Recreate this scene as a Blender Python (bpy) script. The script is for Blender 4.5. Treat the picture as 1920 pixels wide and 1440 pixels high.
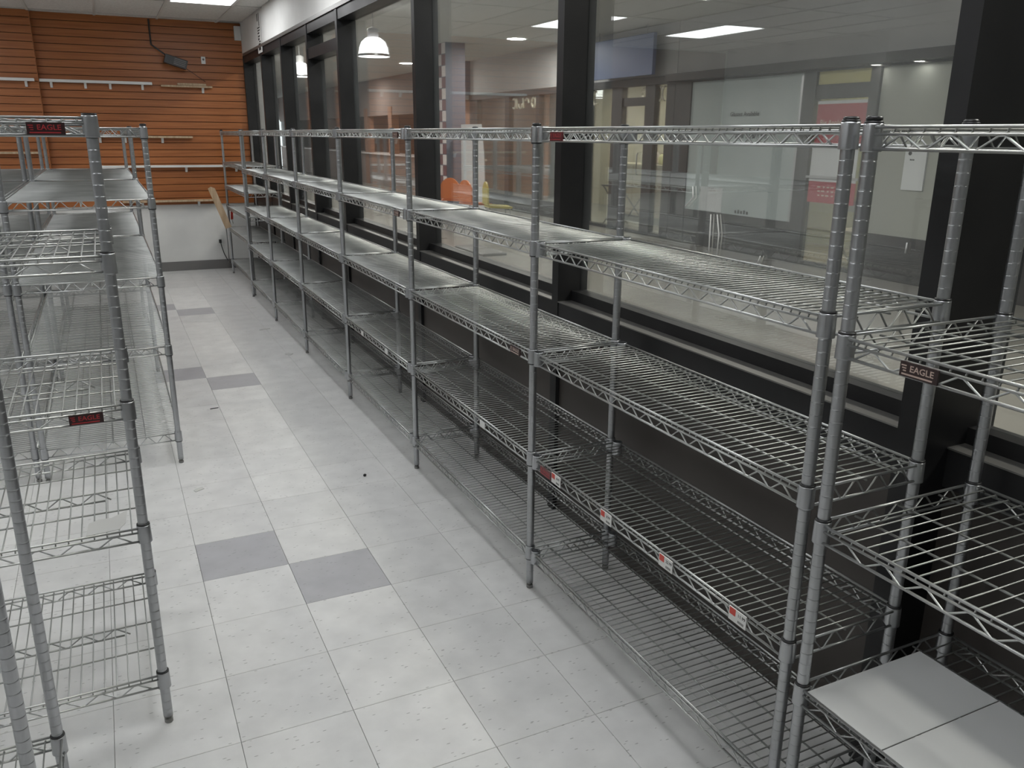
import bpy, bmesh, math, random
from mathutils import Vector, Matrix
random.seed(7)
for o in list(bpy.data.objects): bpy.data.objects.remove(o, do_unlink=True)
SC = bpy.context.scene
COL = SC.collection

# ------------------------------------------------------------------ camera
YAW, PITCH, ROLL = 0.449281409, -0.291647749, 0.00824920687
CAM = Vector((-0.459172, -2.879228, 1.555026))
fw = Vector((math.sin(YAW)*math.cos(PITCH), math.cos(YAW)*math.cos(PITCH), math.sin(PITCH)))
rt = Vector((math.cos(YAW), -math.sin(YAW), 0)); up = rt.cross(fw)
r2 = rt*math.cos(ROLL) + up*math.sin(ROLL); u2 = -rt*math.sin(ROLL) + up*math.cos(ROLL)
cd = bpy.data.cameras.new('camera'); cam = bpy.data.objects.new('camera', cd); COL.objects.link(cam)
cd.sensor_width = 36.0; cd.lens = 36.0*1550.8131/1920.0; cd.clip_start = 0.02; cd.clip_end = 200
cam.matrix_world = Matrix(((r2.x, u2.x, -fw.x, CAM.x), (r2.y, u2.y, -fw.y, CAM.y), (r2.z, u2.z, -fw.z, CAM.z), (0, 0, 0, 1)))
SC.camera = cam

# ------------------------------------------------------------------ light level
W = bpy.data.worlds.new('world'); SC.world = W; W.use_nodes = True
W.node_tree.nodes['Background'].inputs[0].default_value = (0.6, 0.65, 0.7, 1)
W.node_tree.nodes['Background'].inputs[1].default_value = 0.05
TROFFER = 9.0        # store ceiling troffers
MALL_LAMP = 370.0     # round mall downlights, mostly added to brighten the corridor
PENDANT = 6.0        # mall dome pendants
if hasattr(SC, 'cycles'):
    SC.cycles.max_bounces = 6; SC.cycles.diffuse_bounces = 3; SC.cycles.glossy_bounces = 4
VS = SC.view_settings
VS.view_transform = 'Standard'; VS.look = 'None'; VS.gamma = 1.0; VS.use_curve_mapping = False
VS.exposure = -0.30

# ------------------------------------------------------------------ helpers
class MB:
    def __init__(s): s.v = []; s.f = []; s.m = []; s.sm = []
    def face(s, idx, m=0, sm=False): s.f.append(idx); s.m.append(m); s.sm.append(sm)
    def box(s, x0, x1, y0, y1, z0, z1, m=0):
        b = len(s.v)
        s.v += [(x0,y0,z0),(x1,y0,z0),(x1,y1,z0),(x0,y1,z0),(x0,y0,z1),(x1,y0,z1),(x1,y1,z1),(x0,y1,z1)]
        for q in ((0,3,2,1),(4,5,6,7),(0,1,5,4),(1,2,6,5),(2,3,7,6),(3,0,4,7)): s.face([b+i for i in q], m)
        return s
    def cbox(s, x0, x1, y0, y1, z0, z1, c=0.002, m=0):
        """box with chamfered top edges"""
        b = len(s.v)
        s.v += [(x0,y0,z0),(x1,y0,z0),(x1,y1,z0),(x0,y1,z0),(x0,y0,z1-c),(x1,y0,z1-c),(x1,y1,z1-c),(x0,y1,z1-c),
                (x0+c,y0+c,z1),(x1-c,y0+c,z1),(x1-c,y1-c,z1),(x0+c,y1-c,z1)]
        for q in ((0,3,2,1),(0,1,5,4),(1,2,6,5),(2,3,7,6),(3,0,4,7),(4,5,9,8),(5,6,10,9),(6,7,11,10),(7,4,8,11),(8,9,10,11)):
            s.face([b+i for i in q], m)
        return s
    def poly(s, pts, r, n=6, m=0, cap=True, closed=False):
        pts = [Vector(p) for p in pts]; k = len(pts); rings = []
        prev = None
        for i, p in enumerate(pts):
            a = pts[i-1] if (i > 0 or closed) else p
            c = pts[(i+1) % k] if (i < k-1 or closed) else p
            t = (c-a).normalized()
            ref = Vector((0,0,1)) if abs(t.z) < .9 else Vector((1,0,0))
            if prev is None: e1 = t.cross(ref).normalized()
            else:
                e1 = (prev - t*prev.dot(t))
                e1 = e1.normalized() if e1.length > 1e-6 else t.cross(ref).normalized()
            prev = e1; e2 = t.cross(e1)
            b = len(s.v); rr = r[i] if isinstance(r, (list, tuple)) else r
            for j in range(n):
                an = 2*math.pi*j/n
                s.v.append(tuple(p + e1*(math.cos(an)*rr) + e2*(math.sin(an)*rr)))
            rings.append(b)
        for i in range(k-1 if not closed else k):
            a, c = rings[i], rings[(i+1) % k]
            for j in range(n): s.face([a+j, a+(j+1) % n, c+(j+1) % n, c+j], m, True)
        if cap and not closed:
            s.face([rings[0]+j for j in range(n)][::-1], m); s.face([rings[-1]+j for j in range(n)], m)
        return s
    def lathe(s, prof, cx=0, cy=0, n=16, m=0, cap=True, sm=True):
        rings = []
        for (r, z) in prof:
            b = len(s.v); rings.append(b)
            for j in range(n):
                a = 2*math.pi*j/n; s.v.append((cx+r*math.cos(a), cy+r*math.sin(a), z))
        for i in range(len(prof)-1):
            a, c = rings[i], rings[i+1]
            for j in range(n): s.face([a+j, a+(j+1) % n, c+(j+1) % n, c+j], m, sm)
        if cap:
            if prof[0][0] > 1e-6: s.face([rings[0]+j for j in range(n)][::-1], m)
            if prof[-1][0] > 1e-6: s.face([rings[-1]+j for j in range(n)], m)
        return s
    def prism(s, pts, axis, a0, a1, m=0):
        """outline pts (u,v) extruded along axis: 'x'->(a,u,v) 'y'->(u,a,v) 'z'->(u,v,a)"""
        b = len(s.v); k = len(pts)
        def P(u, v, a): return {'x': (a,u,v), 'y': (u,a,v), 'z': (u,v,a)}[axis]
        for a in (a0, a1): s.v += [P(u, v, a) for u, v in pts]
        s.face([b+i for i in range(k)][::-1], m); s.face([b+k+i for i in range(k)], m)
        for i in range(k): s.face([b+i, b+(i+1) % k, b+k+(i+1) % k, b+k+i], m)
        return s
    def add_mesh(s, me, mat, m=0):
        b = len(s.v)
        s.v += [tuple(mat @ v.co) for v in me.vertices]
        for p in me.polygons: s.face([b+i for i in p.vertices], m)
        return s
    def mesh(s, name, mats):
        me = bpy.data.meshes.new(name); me.from_pydata(s.v, [], s.f)
        if not isinstance(mats, (list, tuple)): mats = [mats]
        for q in mats: me.materials.append(q)
        me.polygons.foreach_set('material_index', s.m); me.polygons.foreach_set('use_smooth', s.sm)
        bm = bmesh.new(); bm.from_mesh(me); bmesh.ops.recalc_face_normals(bm, faces=bm.faces); bm.to_mesh(me); bm.free()
        me.update(); return me
    def build(s, name, mats, parent=None, loc=(0,0,0), rot=None): return obj(name, s.mesh(name, mats), parent, loc, rot)

def obj(name, me, parent=None, loc=(0,0,0), rot=None):
    o = bpy.data.objects.new(name, me); COL.objects.link(o); o.location = loc
    if rot: o.rotation_euler = rot
    if parent: o.parent = parent
    return o
def tag(o, label, cat, group=None, kind=None):
    o['label'] = label; o['category'] = cat
    if group: o['group'] = group
    if kind: o['kind'] = kind
    return o
def thing(name, label, cat, loc=(0,0,0), rz=0.0, group=None):
    o = bpy.data.objects.new(name, None); COL.objects.link(o); o.location = loc; o.rotation_euler = (0,0,rz); o.empty_display_size = .1
    return tag(o, label, cat, group)
def struct(o, label=None):
    o['kind'] = 'structure'
    if label: o['label'] = label
    return o
_txt = {}
def text_mesh(body, size, bold=0.0):
    k = (body, size, bold)
    if k in _txt: return _txt[k]
    cu = bpy.data.curves.new('letters', 'FONT'); cu.body = body; cu.size = size; cu.align_x = 'CENTER'; cu.align_y = 'CENTER'
    cu.extrude = size*.01; cu.offset = bold*size; cu.resolution_u = 2
    t = bpy.data.objects.new('letters_temp', cu); COL.objects.link(t)
    dg = bpy.context.evaluated_depsgraph_get()
    me = bpy.data.meshes.new_from_object(t.evaluated_get(dg)); bpy.data.objects.remove(t, do_unlink=True)
    _txt[k] = me; return me
def facing(nx, loc, sx=1.0):
    """matrix putting flat lettering (XY plane) on a wall: 'mx' faces -x, 'my' faces -y"""
    if nx == 'mx': m = Matrix(((0,0,-1,loc[0]), (-sx,0,0,loc[1]), (0,1,0,loc[2]), (0,0,0,1)))
    else: m = Matrix(((sx,0,0,loc[0]), (0,0,-1,loc[1]), (0,1,0,loc[2]), (0,0,0,1)))
    return m

# ------------------------------------------------------------------ materials
def mat(name, col, rough=.5, metal=0.0, emit=None, estr=0.0, spec=.5):
    m = bpy.data.materials.new(name); m.use_nodes = True
    b = m.node_tree.nodes['Principled BSDF']
    b.inputs['Base Color'].default_value = (*col, 1); b.inputs['Roughness'].default_value = rough; b.inputs['Metallic'].default_value = metal
    b.inputs['Specular IOR Level'].default_value = spec
    if emit: b.inputs['Emission Color'].default_value = (*emit, 1); b.inputs['Emission Strength'].default_value = estr
    return m
def nz(m, scale, c0, c1, lo=.35, hi=.65, detail=4, stretch=(1,1,1), coord='geo', bump=0.0, rough=None):
    """noise-driven colour between c0 and c1 (and optional bump / roughness)"""
    nt = m.node_tree; N = nt.nodes; L = nt.links; b = N['Principled BSDF']
    if coord == 'geo': src = N.new('ShaderNodeNewGeometry').outputs['Position']
    else: src = N.new('ShaderNodeTexCoord').outputs['Object']
    mp = N.new('ShaderNodeMapping'); mp.inputs['Scale'].default_value = stretch; L.new(src, mp.inputs['Vector'])
    t = N.new('ShaderNodeTexNoise'); t.inputs['Scale'].default_value = scale; t.inputs['Detail'].default_value = detail; L.new(mp.outputs[0], t.inputs['Vector'])
    r = N.new('ShaderNodeValToRGB'); r.color_ramp.elements[0].position = lo; r.color_ramp.elements[1].position = hi
    r.color_ramp.elements[0].color = (*c0, 1); r.color_ramp.elements[1].color = (*c1, 1)
    L.new(t.outputs['Fac'], r.inputs['Fac']); L.new(r.outputs[0], b.inputs['Base Color'])
    if bump:
        bp = N.new('ShaderNodeBump'); bp.inputs['Strength'].default_value = bump; bp.inputs['Distance'].default_value = .002
        L.new(t.outputs['Fac'], bp.inputs['Height']); L.new(bp.outputs[0], b.inputs['Normal'])
    if rough:
        mr = N.new('ShaderNodeMapRange'); mr.inputs['To Min'].default_value = rough[0]; mr.inputs['To Max'].default_value = rough[1]
        L.new(t.outputs['Fac'], mr.inputs['Value']); L.new(mr.outputs[0], b.inputs['Roughness'])
    return m
def tile_mat(name, base, fleck, var):
    """vinyl composition tile: mottled, sparse dark flecks, each tile slightly different"""
    m = mat(name, base, .33); nt = m.node_tree; N = nt.nodes; L = nt.links; b = N['Principled BSDF']
    g = N.new('ShaderNodeNewGeometry').outputs['Position']
    t = N.new('ShaderNodeTexNoise'); t.inputs['Scale'].default_value = 9; t.inputs['Detail'].default_value = 6; L.new(g, t.inputs['Vector'])
    r = N.new('ShaderNodeValToRGB'); r.color_ramp.elements[0].position = .3; r.color_ramp.elements[1].position = .7
    r.color_ramp.elements[0].color = (*[c*.90 for c in base], 1); r.color_ramp.elements[1].color = (*[min(1, c*1.05) for c in base], 1)
    L.new(t.outputs['Fac'], r.inputs['Fac'])
    mp = N.new('ShaderNodeMapping'); mp.inputs['Scale'].default_value = (48, 170, 48); mp.inputs['Rotation'].default_value = (0,0,.35); L.new(g, mp.inputs['Vector'])
    v = N.new('ShaderNodeTexVoronoi'); v.inputs['Scale'].default_value = 1; L.new(mp.outputs[0], v.inputs['Vector'])
    sp = N.new('ShaderNodeMath'); sp.operation = 'LESS_THAN'; sp.inputs[1].default_value = .26; L.new(v.outputs['Distance'], sp.inputs[0])
    sx = N.new('ShaderNodeSeparateColor'); L.new(v.outputs['Color'], sx.inputs[0])
    pk = N.new('ShaderNodeMath'); pk.operation = 'GREATER_THAN'; pk.inputs[1].default_value = .90; L.new(sx.outputs[0], pk.inputs[0])
    mu = N.new('ShaderNodeMath'); mu.operation = 'MULTIPLY'; L.new(sp.outputs[0], mu.inputs[0]); L.new(pk.outputs[0], mu.inputs[1])
    mm = N.new('ShaderNodeMath'); mm.operation = 'MULTIPLY'; mm.inputs[1].default_value = .5; L.new(mu.outputs[0], mm.inputs[0])
    mx = N.new('ShaderNodeMix'); mx.data_type = 'RGBA'; L.new(mm.outputs[0], mx.inputs['Factor']); L.new(r.outputs[0], mx.inputs['A']); mx.inputs['B'].default_value = (*fleck, 1)
    oi = N.new('ShaderNodeObjectInfo'); mr = N.new('ShaderNodeMapRange'); mr.inputs['To Min'].default_value = 1-var; mr.inputs['To Max'].default_value = 1+var*.4
    L.new(oi.outputs['Random'], mr.inputs['Value'])
    hv = N.new('ShaderNodeHueSaturation'); L.new(mr.outputs[0], hv.inputs['Value']); L.new(mx.outputs['Result'], hv.inputs['Color'])
    L.new(hv.outputs[0], b.inputs['Base Color'])
    rr = N.new('ShaderNodeMapRange'); rr.inputs['To Min'].default_value = .28; rr.inputs['To Max'].default_value = .5; L.new(t.outputs['Fac'], rr.inputs['Value']); L.new(rr.outputs[0], b.inputs['Roughness'])
    return m
def glass_mat(name, tint=(.93,.95,.95), dirt=.05):
    """storefront glass: clear, fresnel mirror, a thin film of dust"""
    m = bpy.data.materials.new(name); m.use_nodes = True; nt = m.node_tree; N = nt.nodes; L = nt.links
    for n in list(N): N.remove(n)
    out = N.new('ShaderNodeOutputMaterial'); tr = N.new('ShaderNodeBsdfTransparent'); tr.inputs[0].default_value = (*tint, 1)
    gl = N.new('ShaderNodeBsdfGlossy'); gl.inputs['Roughness'].default_value = .012; gl.inputs[0].default_value = (1,1,1,1)
    fr = N.new('ShaderNodeFresnel'); fr.inputs['IOR'].default_value = 1.5
    f2 = N.new('ShaderNodeMath'); f2.operation = 'MULTIPLY'; f2.inputs[1].default_value = .46; L.new(fr.outputs[0], f2.inputs[0])
    df = N.new('ShaderNodeBsdfDiffuse'); df.inputs[0].default_value = (.62,.66,.66,1)
    ns = N.new('ShaderNodeTexNoise'); ns.inputs['Scale'].default_value = 2.3; ns.inputs['Detail'].default_value = 6
    L.new(N.new('ShaderNodeNewGeometry').outputs['Position'], ns.inputs['Vector'])
    mr = N.new('ShaderNodeMapRange'); mr.inputs['From Min'].default_value = .3; mr.inputs['From Max'].default_value = .75; mr.inputs['To Min'].default_value = dirt*.5; mr.inputs['To Max'].default_value = dirt*1.6
    L.new(ns.outputs['Fac'], mr.inputs['Value'])
    a = N.new('ShaderNodeMixShader'); L.new(mr.outputs[0], a.inputs[0]); L.new(tr.outputs[0], a.inputs[1]); L.new(df.outputs[0], a.inputs[2])
    c = N.new('ShaderNodeMixShader'); L.new(f2.outputs[0], c.inputs[0]); L.new(a.outputs[0], c.inputs[1]); L.new(gl.outputs[0], c.inputs[2])
    L.new(c.outputs[0], out.inputs[0]); return m

M = {}
M['zinc'] = nz(mat('zinc_plated_steel', (.43,.44,.45), .34, .92), 5, (.40,.41,.42), (.46,.47,.49), rough=(.26,.34))
M['wire'] = nz(mat('plated_wire', (.58,.59,.58), .38, .88), 6, (.42,.43,.43), (.52,.53,.52), rough=(.26,.38))
M['deck'] = nz(mat('dimmed_deck_wire', (.40,.41,.40), .36, .85), 6, (.33,.34,.33), (.43,.44,.43), rough=(.26,.38))  # rim wire darkened for the decks, dimming their light through the colour
M['sleeve'] = mat('black_sleeve_plastic', (.012,.012,.013), .4)
M['foot'] = mat('dull_steel_foot', (.25,.25,.24), .55, .6)
M['tile'] = tile_mat('white_vinyl_tile', (.72,.72,.71), (.10,.10,.09), .045)
M['tile_grey'] = tile_mat('grey_vinyl_tile', (.44,.44,.46), (.16,.16,.16), .03)
M['joint'] = mat('dark_tile_joint', (.24,.23,.22), .8)
M['slat'] = nz(mat('orange_laminate_slat', (.36,.122,.034), .42), 5, (.31,.10,.027), (.40,.14,.04), stretch=(.5,1,14), detail=5)
M['groove'] = mat('dark_slat_groove', (.10,.035,.012), .7)
M['white_wall'] = nz(mat('white_wall_paint', (.74,.74,.72), .6), 2.5, (.70,.70,.68), (.77,.77,.75))
M['base'] = mat('grey_vinyl_base', (.17,.165,.16), .5)
M['black_alu'] = nz(mat('black_anodised_aluminium', (.014,.014,.015), .4, .0, spec=.3), 3, (.011,.011,.012), (.020,.020,.021), rough=(.32,.48))
M['ledge'] = mat('worn_ledge_aluminium', (.20,.195,.185), .35, .5)
M['brown_panel'] = nz(mat('dark_brown_knee_panel', (.05,.043,.038), .55), 2, (.042,.036,.032), (.062,.054,.048))
M['glass'] = glass_mat('storefront_glass', dirt=.035)
M['shop_glass'] = glass_mat('shop_glass', (.9,.92,.9), .02)
M['ctile'] = nz(mat('ceiling_tile_white', (.66,.65,.62), .9), 60, (.58,.57,.54), (.70,.69,.66), detail=2, bump=.4)
M['grid'] = mat('ceiling_grid_white', (.55,.54,.51), .5)
M['lens'] = mat('fluorescent_lens', (.9,.9,.9), .4, emit=(.97,.985,1.0), estr=TROFFER)
M['white_metal'] = mat('white_enamel', (.75,.75,.73), .4)
M['plate'] = mat('black_brand_plate', (.03,.012,.012), .35)
M['plate_red'] = mat('dark_red_brand_plate', (.10,.012,.016), .35)
M['ltr_pale'] = mat('pale_letters', (.55,.42,.36), .5)
M['ltr_red'] = mat('red_letters', (.38,.03,.035), .5)
M['tag_white'] = mat('white_tag_card', (.74,.74,.72), .5)
M['tag_red'] = mat('red_tag_print', (.62,.07,.05), .5)
M['ink'] = mat('black_ink', (.02,.02,.02), .6)
M['liner'] = mat('grey_plastic_liner', (.58,.59,.59), .36)
M['paper'] = mat('grey_paper', (.60,.60,.58), .7)
M['wood'] = nz(mat('raw_pine', (.52,.38,.25), .6), 8, (.44,.31,.19), (.58,.44,.30), stretch=(6,6,.6))
M['red_plastic'] = mat('red_plastic', (.35,.03,.02), .4)
M['cord'] = mat('black_cord', (.03,.03,.03), .5)
M['dark_box'] = mat('dark_grey_casing', (.05,.05,.052), .5)
M['dirt'] = mat('dark_debris', (.03,.03,.03), .8)
# mall side
M['mall_floor'] = nz(mat('mall_floor', (.26,.25,.23), .28), 1.2, (.24,.23,.21), (.28,.27,.25), rough=(.22,.38))
M['mall_ceil'] = mat('mall_ceiling', (.55,.55,.53), .9)
M['fascia'] = nz(mat('grey_fascia', (.45,.45,.46), .7), .8, (.42,.42,.43), (.48,.48,.49))
M['dark_frame'] = mat('dark_bronze_frame', (.045,.042,.044), .5)
M['beige'] = mat('beige_plaster', (.50,.45,.34), .7)
M['tan'] = mat('tan_counter', (.42,.34,.24), .6)
M['frost'] = nz(mat('frosted_paper', (.42,.48,.49), .5), 1.5, (.39,.45,.46), (.45,.51,.52))
M['sage'] = mat('grey_green_panel', (.33,.345,.32), .6)
M['yellow'] = mat('pale_yellow_panel', (.55,.52,.24), .6)
M['poster_red'] = mat('red_poster', (.40,.06,.08), .5)
M['poster_white'] = mat('white_poster', (.60,.63,.66), .5)
M['cream'] = mat('cream_letters', (.6,.58,.5), .5)
M['blue'] = mat('slate_blue_panel', (.15,.20,.38), .5)
M['slate'] = mat('slate_grey_sign', (.15,.15,.19), .6)
M['maroon'] = mat('maroon_tile', (.17,.06,.065), .5)
M['pink_tile'] = mat('pinkish_white_tile', (.66,.58,.57), .5)
M['mauve'] = nz(mat('mauve_brown_fascia', (.24,.18,.165), .7), .7, (.22,.165,.15), (.27,.205,.185))
M['brick'] = mat('rust_panel', (.30,.16,.11), .7)
M['pend'] = mat('pendant_acrylic', (.8,.8,.82), .3, emit=(1,.99,.97), estr=PENDANT)
M['lamp'] = mat('lamp_glow', (1,1,1), .4, emit=(1,.95,.86), estr=MALL_LAMP)
M['panel_glow'] = mat('shop_ceiling_panel_glow', (1,1,1), .4, emit=(1,.93,.78), estr=50.0)
M['spot_glow'] = mat('beam_spot_glow', (1,1,1), .4, emit=(1,.95,.86), estr=25.0)
M['day'] = mat('daylit_glass', (.8,.8,.8), .4, emit=(.95,1,1), estr=3.0)
M['orange_seat'] = mat('orange_seat_shell', (.55,.14,.03), .45)
M['yellow_seat'] = mat('mustard_seat_shell', (.42,.36,.08), .45)

for k_ in ('pend', 'spot_glow', 'day'): M[k_].cycles.emission_sampling = 'NONE'

# ------------------------------------------------------------------ store shell
T = 0.3048
XW = 1.13          # room face of the window wall
YB = 7.58          # back wall
ZC = 2.735         # ceiling
fl = struct(MB().box(-5.6, 1.245, -6.0, 7.7, -.06, -.0035).build('floor', M['joint']), 'white vinyl tile floor of the empty shop with grey accent tiles')
g = .0006
tw = MB().cbox(g, T-g, g, T-g, -.0035, 0, .0007).mesh('floor_tile', M['tile'])
tg = MB().cbox(g, T-g, g, T-g, -.0035, 0, .0007).mesh('floor_tile_grey', M['tile_grey'])
GREY = {(-1,0), (0,-1), (-1,9), (0,8), (-1,17), (0,16)}
for i in range(-5, 4):
    for j in range(-8, 25):
        obj('grey_floor_tile' if (i, j) in GREY else 'floor_tile', tg if (i, j) in GREY else tw, fl, (i*T, j*T, 0))
rest = MB()
for i in range(-18, 4):
    for j in range(-19, 25):
        if -5 <= i < 4 and -8 <= j < 25: continue
        rest.cbox(i*T+g, i*T+T-g, j*T+g, j*T+T-g, -.0035, 0, .0007)
o = rest.build('floor_tiles', M['tile'], fl); o['kind'] = 'stuff'

wb = struct(MB().box(-5.6, 1.245, YB, YB+.12, 0, 3.0).build('wall_back', M['white_wall']), 'back wall, orange slatwall above a white dado')
P3 = .0762; zs0 = .765
gb = MB().box(-5.5, XW+.05, YB-.006, YB, zs0, ZC).build('groove_backing', M['groove'], wb)
pil = MB().box(-5.5, -.955, YB-.10, YB-.006, zs0, ZC).build('pilaster_backing', M['groove'], wb)
sl = MB().box(0, 2.085, -.019, 0, 0, P3-.0065).mesh('slat', M['slat'])
sl2 = MB().box(0, 2.2, -.019, 0, 0, P3-.0065).mesh('slat_short', M['slat'])
nsl = int((ZC-zs0)/P3)+1
for k in range(nsl):
    z = zs0 + k*P3
    if z+P3 > ZC+.07: break
    obj('slat', sl, wb, (-.952, YB-.006, z)); obj('slat', sl2, wb, (-3.15, YB-.10, z))
MB().box(-.955, -.948, YB-.12, YB-.02, zs0, ZC).build('pilaster_return', M['slat'], wb)
struct(MB().box(-5.5, 1.12, YB-.012, YB, 0, .107).build('baseboard_back', M['base']))
struct(MB().box(-5.72, -5.6, -6, 7.7, 0, 3.0).build('wall_left', M['white_wall']))
struct(MB().box(-5.72, 1.4, -6.12, -6.0, 0, 3.0).build('wall_near', M['white_wall']))
# soffit above the windows
struct(MB().box(XW, XW+.16, -6, YB, 2.40, ZC+.05).build('wall_right', M['white_wall']), 'white soffit wall above the shop windows')

# ceiling
ce = struct(MB().box(-5.6, 1.3, -6.0, 7.7, ZC+.045, ZC+.10).build('ceiling', M['grid']), 'suspended ceiling with lay-in tiles')
GX = [.87 - .6096*k for k in range(0, 11)]; GY = [7.37 - 1.2192*k for k in range(0, 11)]
ct = MB().box(.012, .6096-.012, .012, 1.2192-.012, .006, .016).mesh('ceiling_tile', M['ctile'])
TROF = {(1, 2), (1, 4), (1, 6), (1, 8), (5, 2), (5, 4), (5, 6), (5, 8), (8, 2), (8, 6), (8, 8)}
for a in range(1, 11):
    for b in range(1, 11):
        if (a, b) not in TROF: obj('ceiling_tile', ct, ce, (GX[a], GY[b], ZC))
for b in range(1, 11): MB().box(.012, .25, .012, 1.2192-.012, .006, .016).build('ceiling_tile', M['ctile'], ce, (.87, GY[b], ZC))
for a in range(1, 11): MB().box(.012, .6096-.012, .012, .20, .006, .016).build('ceiling_tile', M['ctile'], ce, (GX[a], 7.37, ZC))
gr = MB()
for x in GX: gr.box(x-.012, x+.012, -6, YB, ZC-.002, ZC+.006)
for y in GY: gr.box(-5.6, XW, y-.012, y+.012, ZC-.0015, ZC+.006)
gr.build('ceiling_grid', M['grid'], ce)
ROWN = {2: 'nearest the slatwall', 4: 'second from the slatwall', 6: 'third from the slatwall', 8: 'furthest from the slatwall'}
COLN = {1: 'over the window shelving', 5: 'in the middle ceiling row', 8: 'in the ceiling row away from windows'}
for (a, b) in sorted(TROF):
    t = thing('ceiling_troffer', 'glowing fluorescent ceiling panel %s, %s' % (COLN[a], ROWN[b]), 'ceiling light', (GX[a], GY[b], ZC), 0, 'fluorescent ceiling panels')
    f = MB(); w, l = .6096, 1.2192
    f.box(.01, .035, .01, l-.01, -.004, .03).box(w-.035, w-.01, .01, l-.01, -.004, .03).box(.035, w-.035, .01, .035, -.004, .03).box(.035, w-.035, l-.035, l-.01, -.004, .03)
    f.build('frame', M['white_metal'], t); MB().box(.035, w-.035, .035, l-.035, .002, .012).build('lens', M['lens'], t)

# ------------------------------------------------------------------ window wall
XG = 1.235
MULL = [(7.51, YB), (6.36, 6.405-.0), (5.325, 5.37), (4.244, 4.289), (3.275, 3.32), (1.653, 1.698), (0.0, .045), (-1.69, -1.645)]
YE = [7.51, 6.36, 5.325, 4.244, 3.275, 1.653, 0.0, -1.69]
for n, y in enumerate(YE):
    y1 = y + .05 if n else YB
    m = MB().box(XW, XW+.135, y, y1, 0, 2.40)
    if n == 7: m = MB().box(XW, XW+.27, y, y1, 0, 2.40)
    struct(m.build('trim_%d' % (n+1), M['black_alu']))
def window(n, ya, yb, x0=XW, zl=.918, top=2.32, knee=True, name=None, door=False):
    m = MB()
    m.box(x0+.004, x0+.125, ya, yb, zl-.10, zl-.004)                # rail
    m.box(x0+.062, x0+.125, ya, yb, zl-.004, zl+.040)               # glazing bead
    m.box(x0+.005, x0+.13, ya, yb, top, 2.40)                       # head
    if door: m.box(x0+.005, x0+.12, ya, yb, 2.13, 2.21)             # transom bar
    w = struct(m.build(name or 'window_%d' % n, M['black_alu']))
    MB().box(x0, x0+.062, ya, yb, zl-.004, zl).build('ledge', M['ledge'], w)
    if door:
        MB().box(x0+.100, x0+.106, ya, yb, zl+.04, 2.13).build('glass_pane', M['glass'], w)
        MB().box(x0+.100, x0+.106, ya, yb, 2.21, top).build('glass_pane', M['glass'], w)
    else: MB().box(x0+.100, x0+.106, ya, yb, zl+.04, top).build('glass_pane', M['glass'], w)
    MB().box(x0+.018, x0+.11, ya, yb, 0, zl-.10).build('knee_panel', M['brown_panel'], w)
    return w
for n in range(7):
    window(n+1, YE[n+1]+.05, YE[n], door=(n == 3))
window(8, -3.3, -1.69, x0=1.245, zl=.866)
struct(MB().box(1.245, 1.38, -3.36, -3.3, 0, 2.40).build('trim_9', M['black_alu']))
struct(MB().box(1.245, 1.40, -6.0, -3.36, 0, 3.0).build('wall_right_near', M['white_wall']))
# dried paint drips on the nearest pane
W7 = bpy.data.objects['window_7']
for pts in (((-.790, 1.326), (-.792, 1.26), (-.794, 1.201)), ((-.820, 1.328), (-.835, 1.268), (-.833, 1.205)), ((-1.026, 1.227), (-1.018, 1.203)), ((-1.513, 1.321), (-1.513, 1.296)), ((-.690, 1.405), (-.696, 1.37), (-.66, 1.34))):
    MB().poly([(1.2295, y, z) for y, z in pts], [.0016]+[.0022]*(len(pts)-1), 5).build('paint_drip', M['white_metal'], W7)
# aluminium strip under the soffit
struct(MB().box(XW-.006, XW, -1.7, 7.50, 2.392, 2.42).build('trim_10', M['ledge']))

# ------------------------------------------------------------------ wire shelving
DWD = lambda D: .0238 if D < .4 else .0286
def zigzag(m, a, b, z0, z1, axis, c, r=.0021, pitch=.0858):
    n = max(2, round((b-a)/pitch)); p = (b-a)/n; pts = []
    for k in range(n):
        s = a + k*p
        pts += [(s+.06*p, z0), (s+.44*p, z1), (s+.56*p, z1), (s+.94*p, z0)]
    P = [(c, u, z) if axis == 'y' else (u, c, z) for u, z in pts]
    m.poly(P, r, 5)
_shelf = {}
def shelf_meshes(L, D):
    k = (round(L, 3), round(D, 3))
    if k in _shelf: return _shelf[k]
    m = MB(); e = .0085; i = .013; DW = DWD(D)
    for x in (-e, D+e):
        for z, r in ((-.003, .0031), (-.0145, .0027), (-.039, .0031)): m.poly([(x, i, z), (x, L-i, z)], r, 7)
        zigzag(m, i+.012, L-i-.012, -.038, -.0165, 'y', x, pitch=3*DW)
    for y in (-e, L+e):
        for z, r in ((-.003, .0031), (-.039, .0031)): m.poly([(i, y, z), (D-i, y, z)], r, 7)
        zigzag(m, i+.012, D-i-.012, -.038, -.006, 'x', y, pitch=.075)
    frame = m.mesh('shelf', M['wire'])
    d = MB(); n = int((L-.03)/DW); y0 = (L-n*DW)/2
    for q in range(n+1):
        y = y0+q*DW
        d.poly([(-e, y, -.0145), (-e+.001, y, -.0085), (-e+.004, y, -.0065), (D+e-.004, y, -.0065), (D+e-.001, y, -.0085), (D+e, y, -.0145)], .0019, 5)
    st = (.25, .5, .75) if D > .5 else ((.22, .5, .78))
    for f in st:
        d.poly([(D*f, -e, -.0108), (D*f, L+e, -.0108)], .0024, 6)
        if D > .5 and f == .5:
            d.poly([(D*f, .09, -.037), (D*f, L-.09, -.037)], .0028, 6); zigzag(d, .07, L-.07, -.036, -.0125, 'y', D*f)
    deck = d.mesh('wire_deck', M['deck'])
    _shelf[k] = (frame, deck); return _shelf[k]
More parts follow.
